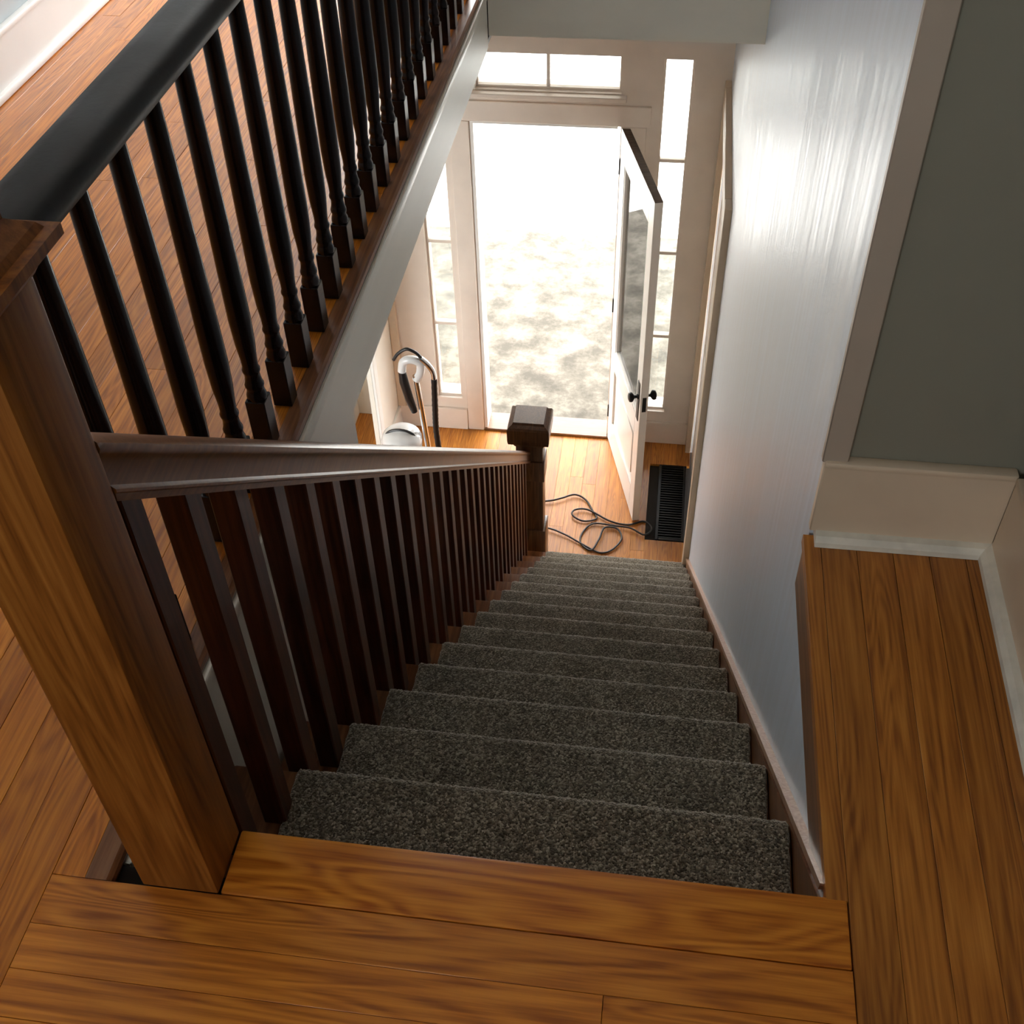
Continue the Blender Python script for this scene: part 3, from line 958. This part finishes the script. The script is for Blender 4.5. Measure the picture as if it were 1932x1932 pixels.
box('shade_sheet', (GX0 + 0.001, GY0 + 0.001, FZ - 0.0188), (GX1 - 0.001, GY1 - 0.001, FZ - 0.0175), DUCT_SHADE, gr)  # thin black sheet, painted shade beneath the slats
tag(gr, 'black iron floor grate beside the door on the entry floor', 'grate')

# ------------------------------------------------------------------ extension cord
cz = FZ + 0.0065
cpts = [(-0.33, 4.25), (-0.108, 4.295), (-0.029, 4.328), (0.049, 4.37), (0.119, 4.335), (0.169, 4.247), (0.197, 4.18), (0.119, 4.148), (0.051, 4.187), (0.063, 4.234),
        (0.143, 4.244), (0.279, 4.167), (0.39, 4.15), (0.486, 4.19), (0.533, 4.128), (0.492, 4.069), (0.41, 4.113), (0.314, 4.125), (0.185, 4.133), (0.128, 4.059),
        (0.12, 3.969), (0.188, 3.911), (0.228, 4.003), (0.254, 4.10), (0.33, 4.10), (0.36, 4.02), (0.31, 3.93), (0.24, 3.90), (0.14, 3.95), (0.02, 4.02), (-0.10, 4.06), (-0.3, 4.05)]
sp = spline([(a, b, cz) for a, b in cpts], 8)
sp = [Vector((p.x, p.y, cz + 0.005 + 0.005 * math.sin(i * 0.11))) for i, p in enumerate(sp)]
bm = bmesh.new()
bm_tube(bm, sp, 0.0058, 8)
cord = to_obj('power_cord', bm, RUBBER, None, True)
tag(cord, 'dark power cord lying in loose loops on the entry floor', 'cord')

# ------------------------------------------------------------------ vacuum cleaner (left of the doorway)
vac = empty('vacuum_cleaner', (-0.87, 4.22, FZ))
VX, VY = -0.87, 4.22
bm = bmesh.new()      # floor head
bm_box(bm, (VX - 0.15, VY - 0.22, FZ + 0.012), (VX + 0.15, VY + 0.02, FZ + 0.085), 0.02, 3)
to_obj('floor_head', bm, GREYP, vac, True)
for s in (-1, 1):
    bm = bmesh.new()
    bm_lathe(bm, [(0.02, -0.012), (0.042, -0.010), (0.045, 0), (0.042, 0.010), (0.02, 0.012)], 18, Matrix.Translation((VX + s * 0.155, VY + 0.03, FZ + 0.045)) @ Matrix.Rotation(H2, 4, 'Y'))
    to_obj('wheel', bm, BLACKP, vac, True)
bm = bmesh.new()      # dust canister with domed top
Mv = Matrix.Translation((VX - 0.095, VY - 0.02, FZ + 0.08)) @ Matrix.Diagonal((1.15, 1.15, 1.10, 1))
bm_lathe(bm, [(0.075, 0.0), (0.095, 0.01), (0.10, 0.06), (0.10, 0.36), (0.096, 0.38)], 28, Mv)
cn = to_obj('dust_canister', bm, WHITEP, vac, True)
bm = bmesh.new()
bm_lathe(bm, [(0.100, 0.372), (0.104, 0.38), (0.104, 0.405), (0.096, 0.43), (0.075, 0.45), (0.04, 0.462), (0.008, 0.465)], 28, Mv)
to_obj('domed_lid', bm, WHITEP, cn, True)
bm = bmesh.new()
a0 = [(VX - 0.095 + 0.085 * math.cos(t), VY - 0.04, FZ + 0.08 + 0.475 + 0.05 * math.sin(t)) for t in [math.pi * q / 12 for q in range(13)]]
bm_tube(bm, a0, 0.008, 8)
to_obj('carry_handle', bm, BLACKP, cn, True)
bm = bmesh.new()      # chrome wand
bm_tube(bm, [(VX + 0.055, VY + 0.02, FZ + 0.08), (VX + 0.045, VY + 0.03, FZ + 0.45), (VX + 0.02, VY + 0.04, FZ + 0.80), (VX + 0.01, VY + 0.04, FZ + 0.95)], 0.017, 14)
to_obj('wand', bm, CHROME, vac, True)
bm = bmesh.new()      # upper body of the grip
bm_tube(bm, [(VX - 0.012, VY + 0.02, FZ + 0.70), (VX - 0.035, VY + 0.02, FZ + 0.80), (VX - 0.055, VY + 0.02, FZ + 0.92), (VX - 0.06, VY + 0.02, FZ + 1.00)], 0.025, 12, [0.018, 0.026, 0.027, 0.022])
to_obj('grip', bm, BLACKP, vac, True)
bm = bmesh.new()
bm_tube(bm, spline([(VX - 0.06, VY + 0.02, FZ + 0.99), (VX - 0.045, VY + 0.02, FZ + 1.055), (VX + 0.0, VY + 0.02, FZ + 1.075), (VX + 0.045, VY + 0.03, FZ + 1.045), (VX + 0.04, VY + 0.04, FZ + 0.97), (VX + 0.012, VY + 0.04, FZ + 0.92)], 5), 0.024, 12)
to_obj('handle_loop', bm, WHITEP, vac, True)
bm = bmesh.new()
bm_tube(bm, spline([(VX - 0.10, VY + 0.02, FZ + 1.065), (VX - 0.07, VY + 0.02, FZ + 1.11), (VX - 0.02, VY + 0.02, FZ + 1.145), (VX + 0.03, VY + 0.02, FZ + 1.125), (VX + 0.055, VY + 0.03, FZ + 1.085)], 6), 0.010, 10)
to_obj('trigger_arch', bm, BLACKP, vac, True)
bm = bmesh.new()      # hose
bm_tube(bm, spline([(VX + 0.05, VY + 0.03, FZ + 1.08), (VX + 0.085, VY + 0.03, FZ + 1.045), (VX + 0.115, VY + 0.03, FZ + 0.99), (VX + 0.122, VY + 0.02, FZ + 0.93)], 6), 0.017, 12)
to_obj('hose_elbow', bm, CHROME, vac, True)
bm = bmesh.new()
hp = spline([(VX + 0.122, VY + 0.02, FZ + 0.95), (VX + 0.115, VY + 0.01, FZ + 0.75), (VX + 0.112, VY + 0.0, FZ + 0.60), (VX + 0.122, VY - 0.01, FZ + 0.40), (VX + 0.13, VY - 0.01, FZ + 0.20), (VX + 0.09, VY - 0.01, FZ + 0.09)], 10)
bm_tube(bm, hp, 0.018, 12, [0.017 + 0.0018 * (i % 2) for i in range(len(hp))])
to_obj('hose', bm, BLACKP, vac, True)
tag(vac, 'upright vacuum cleaner with chrome handle and black hose by the left sidelight', 'vacuum cleaner')
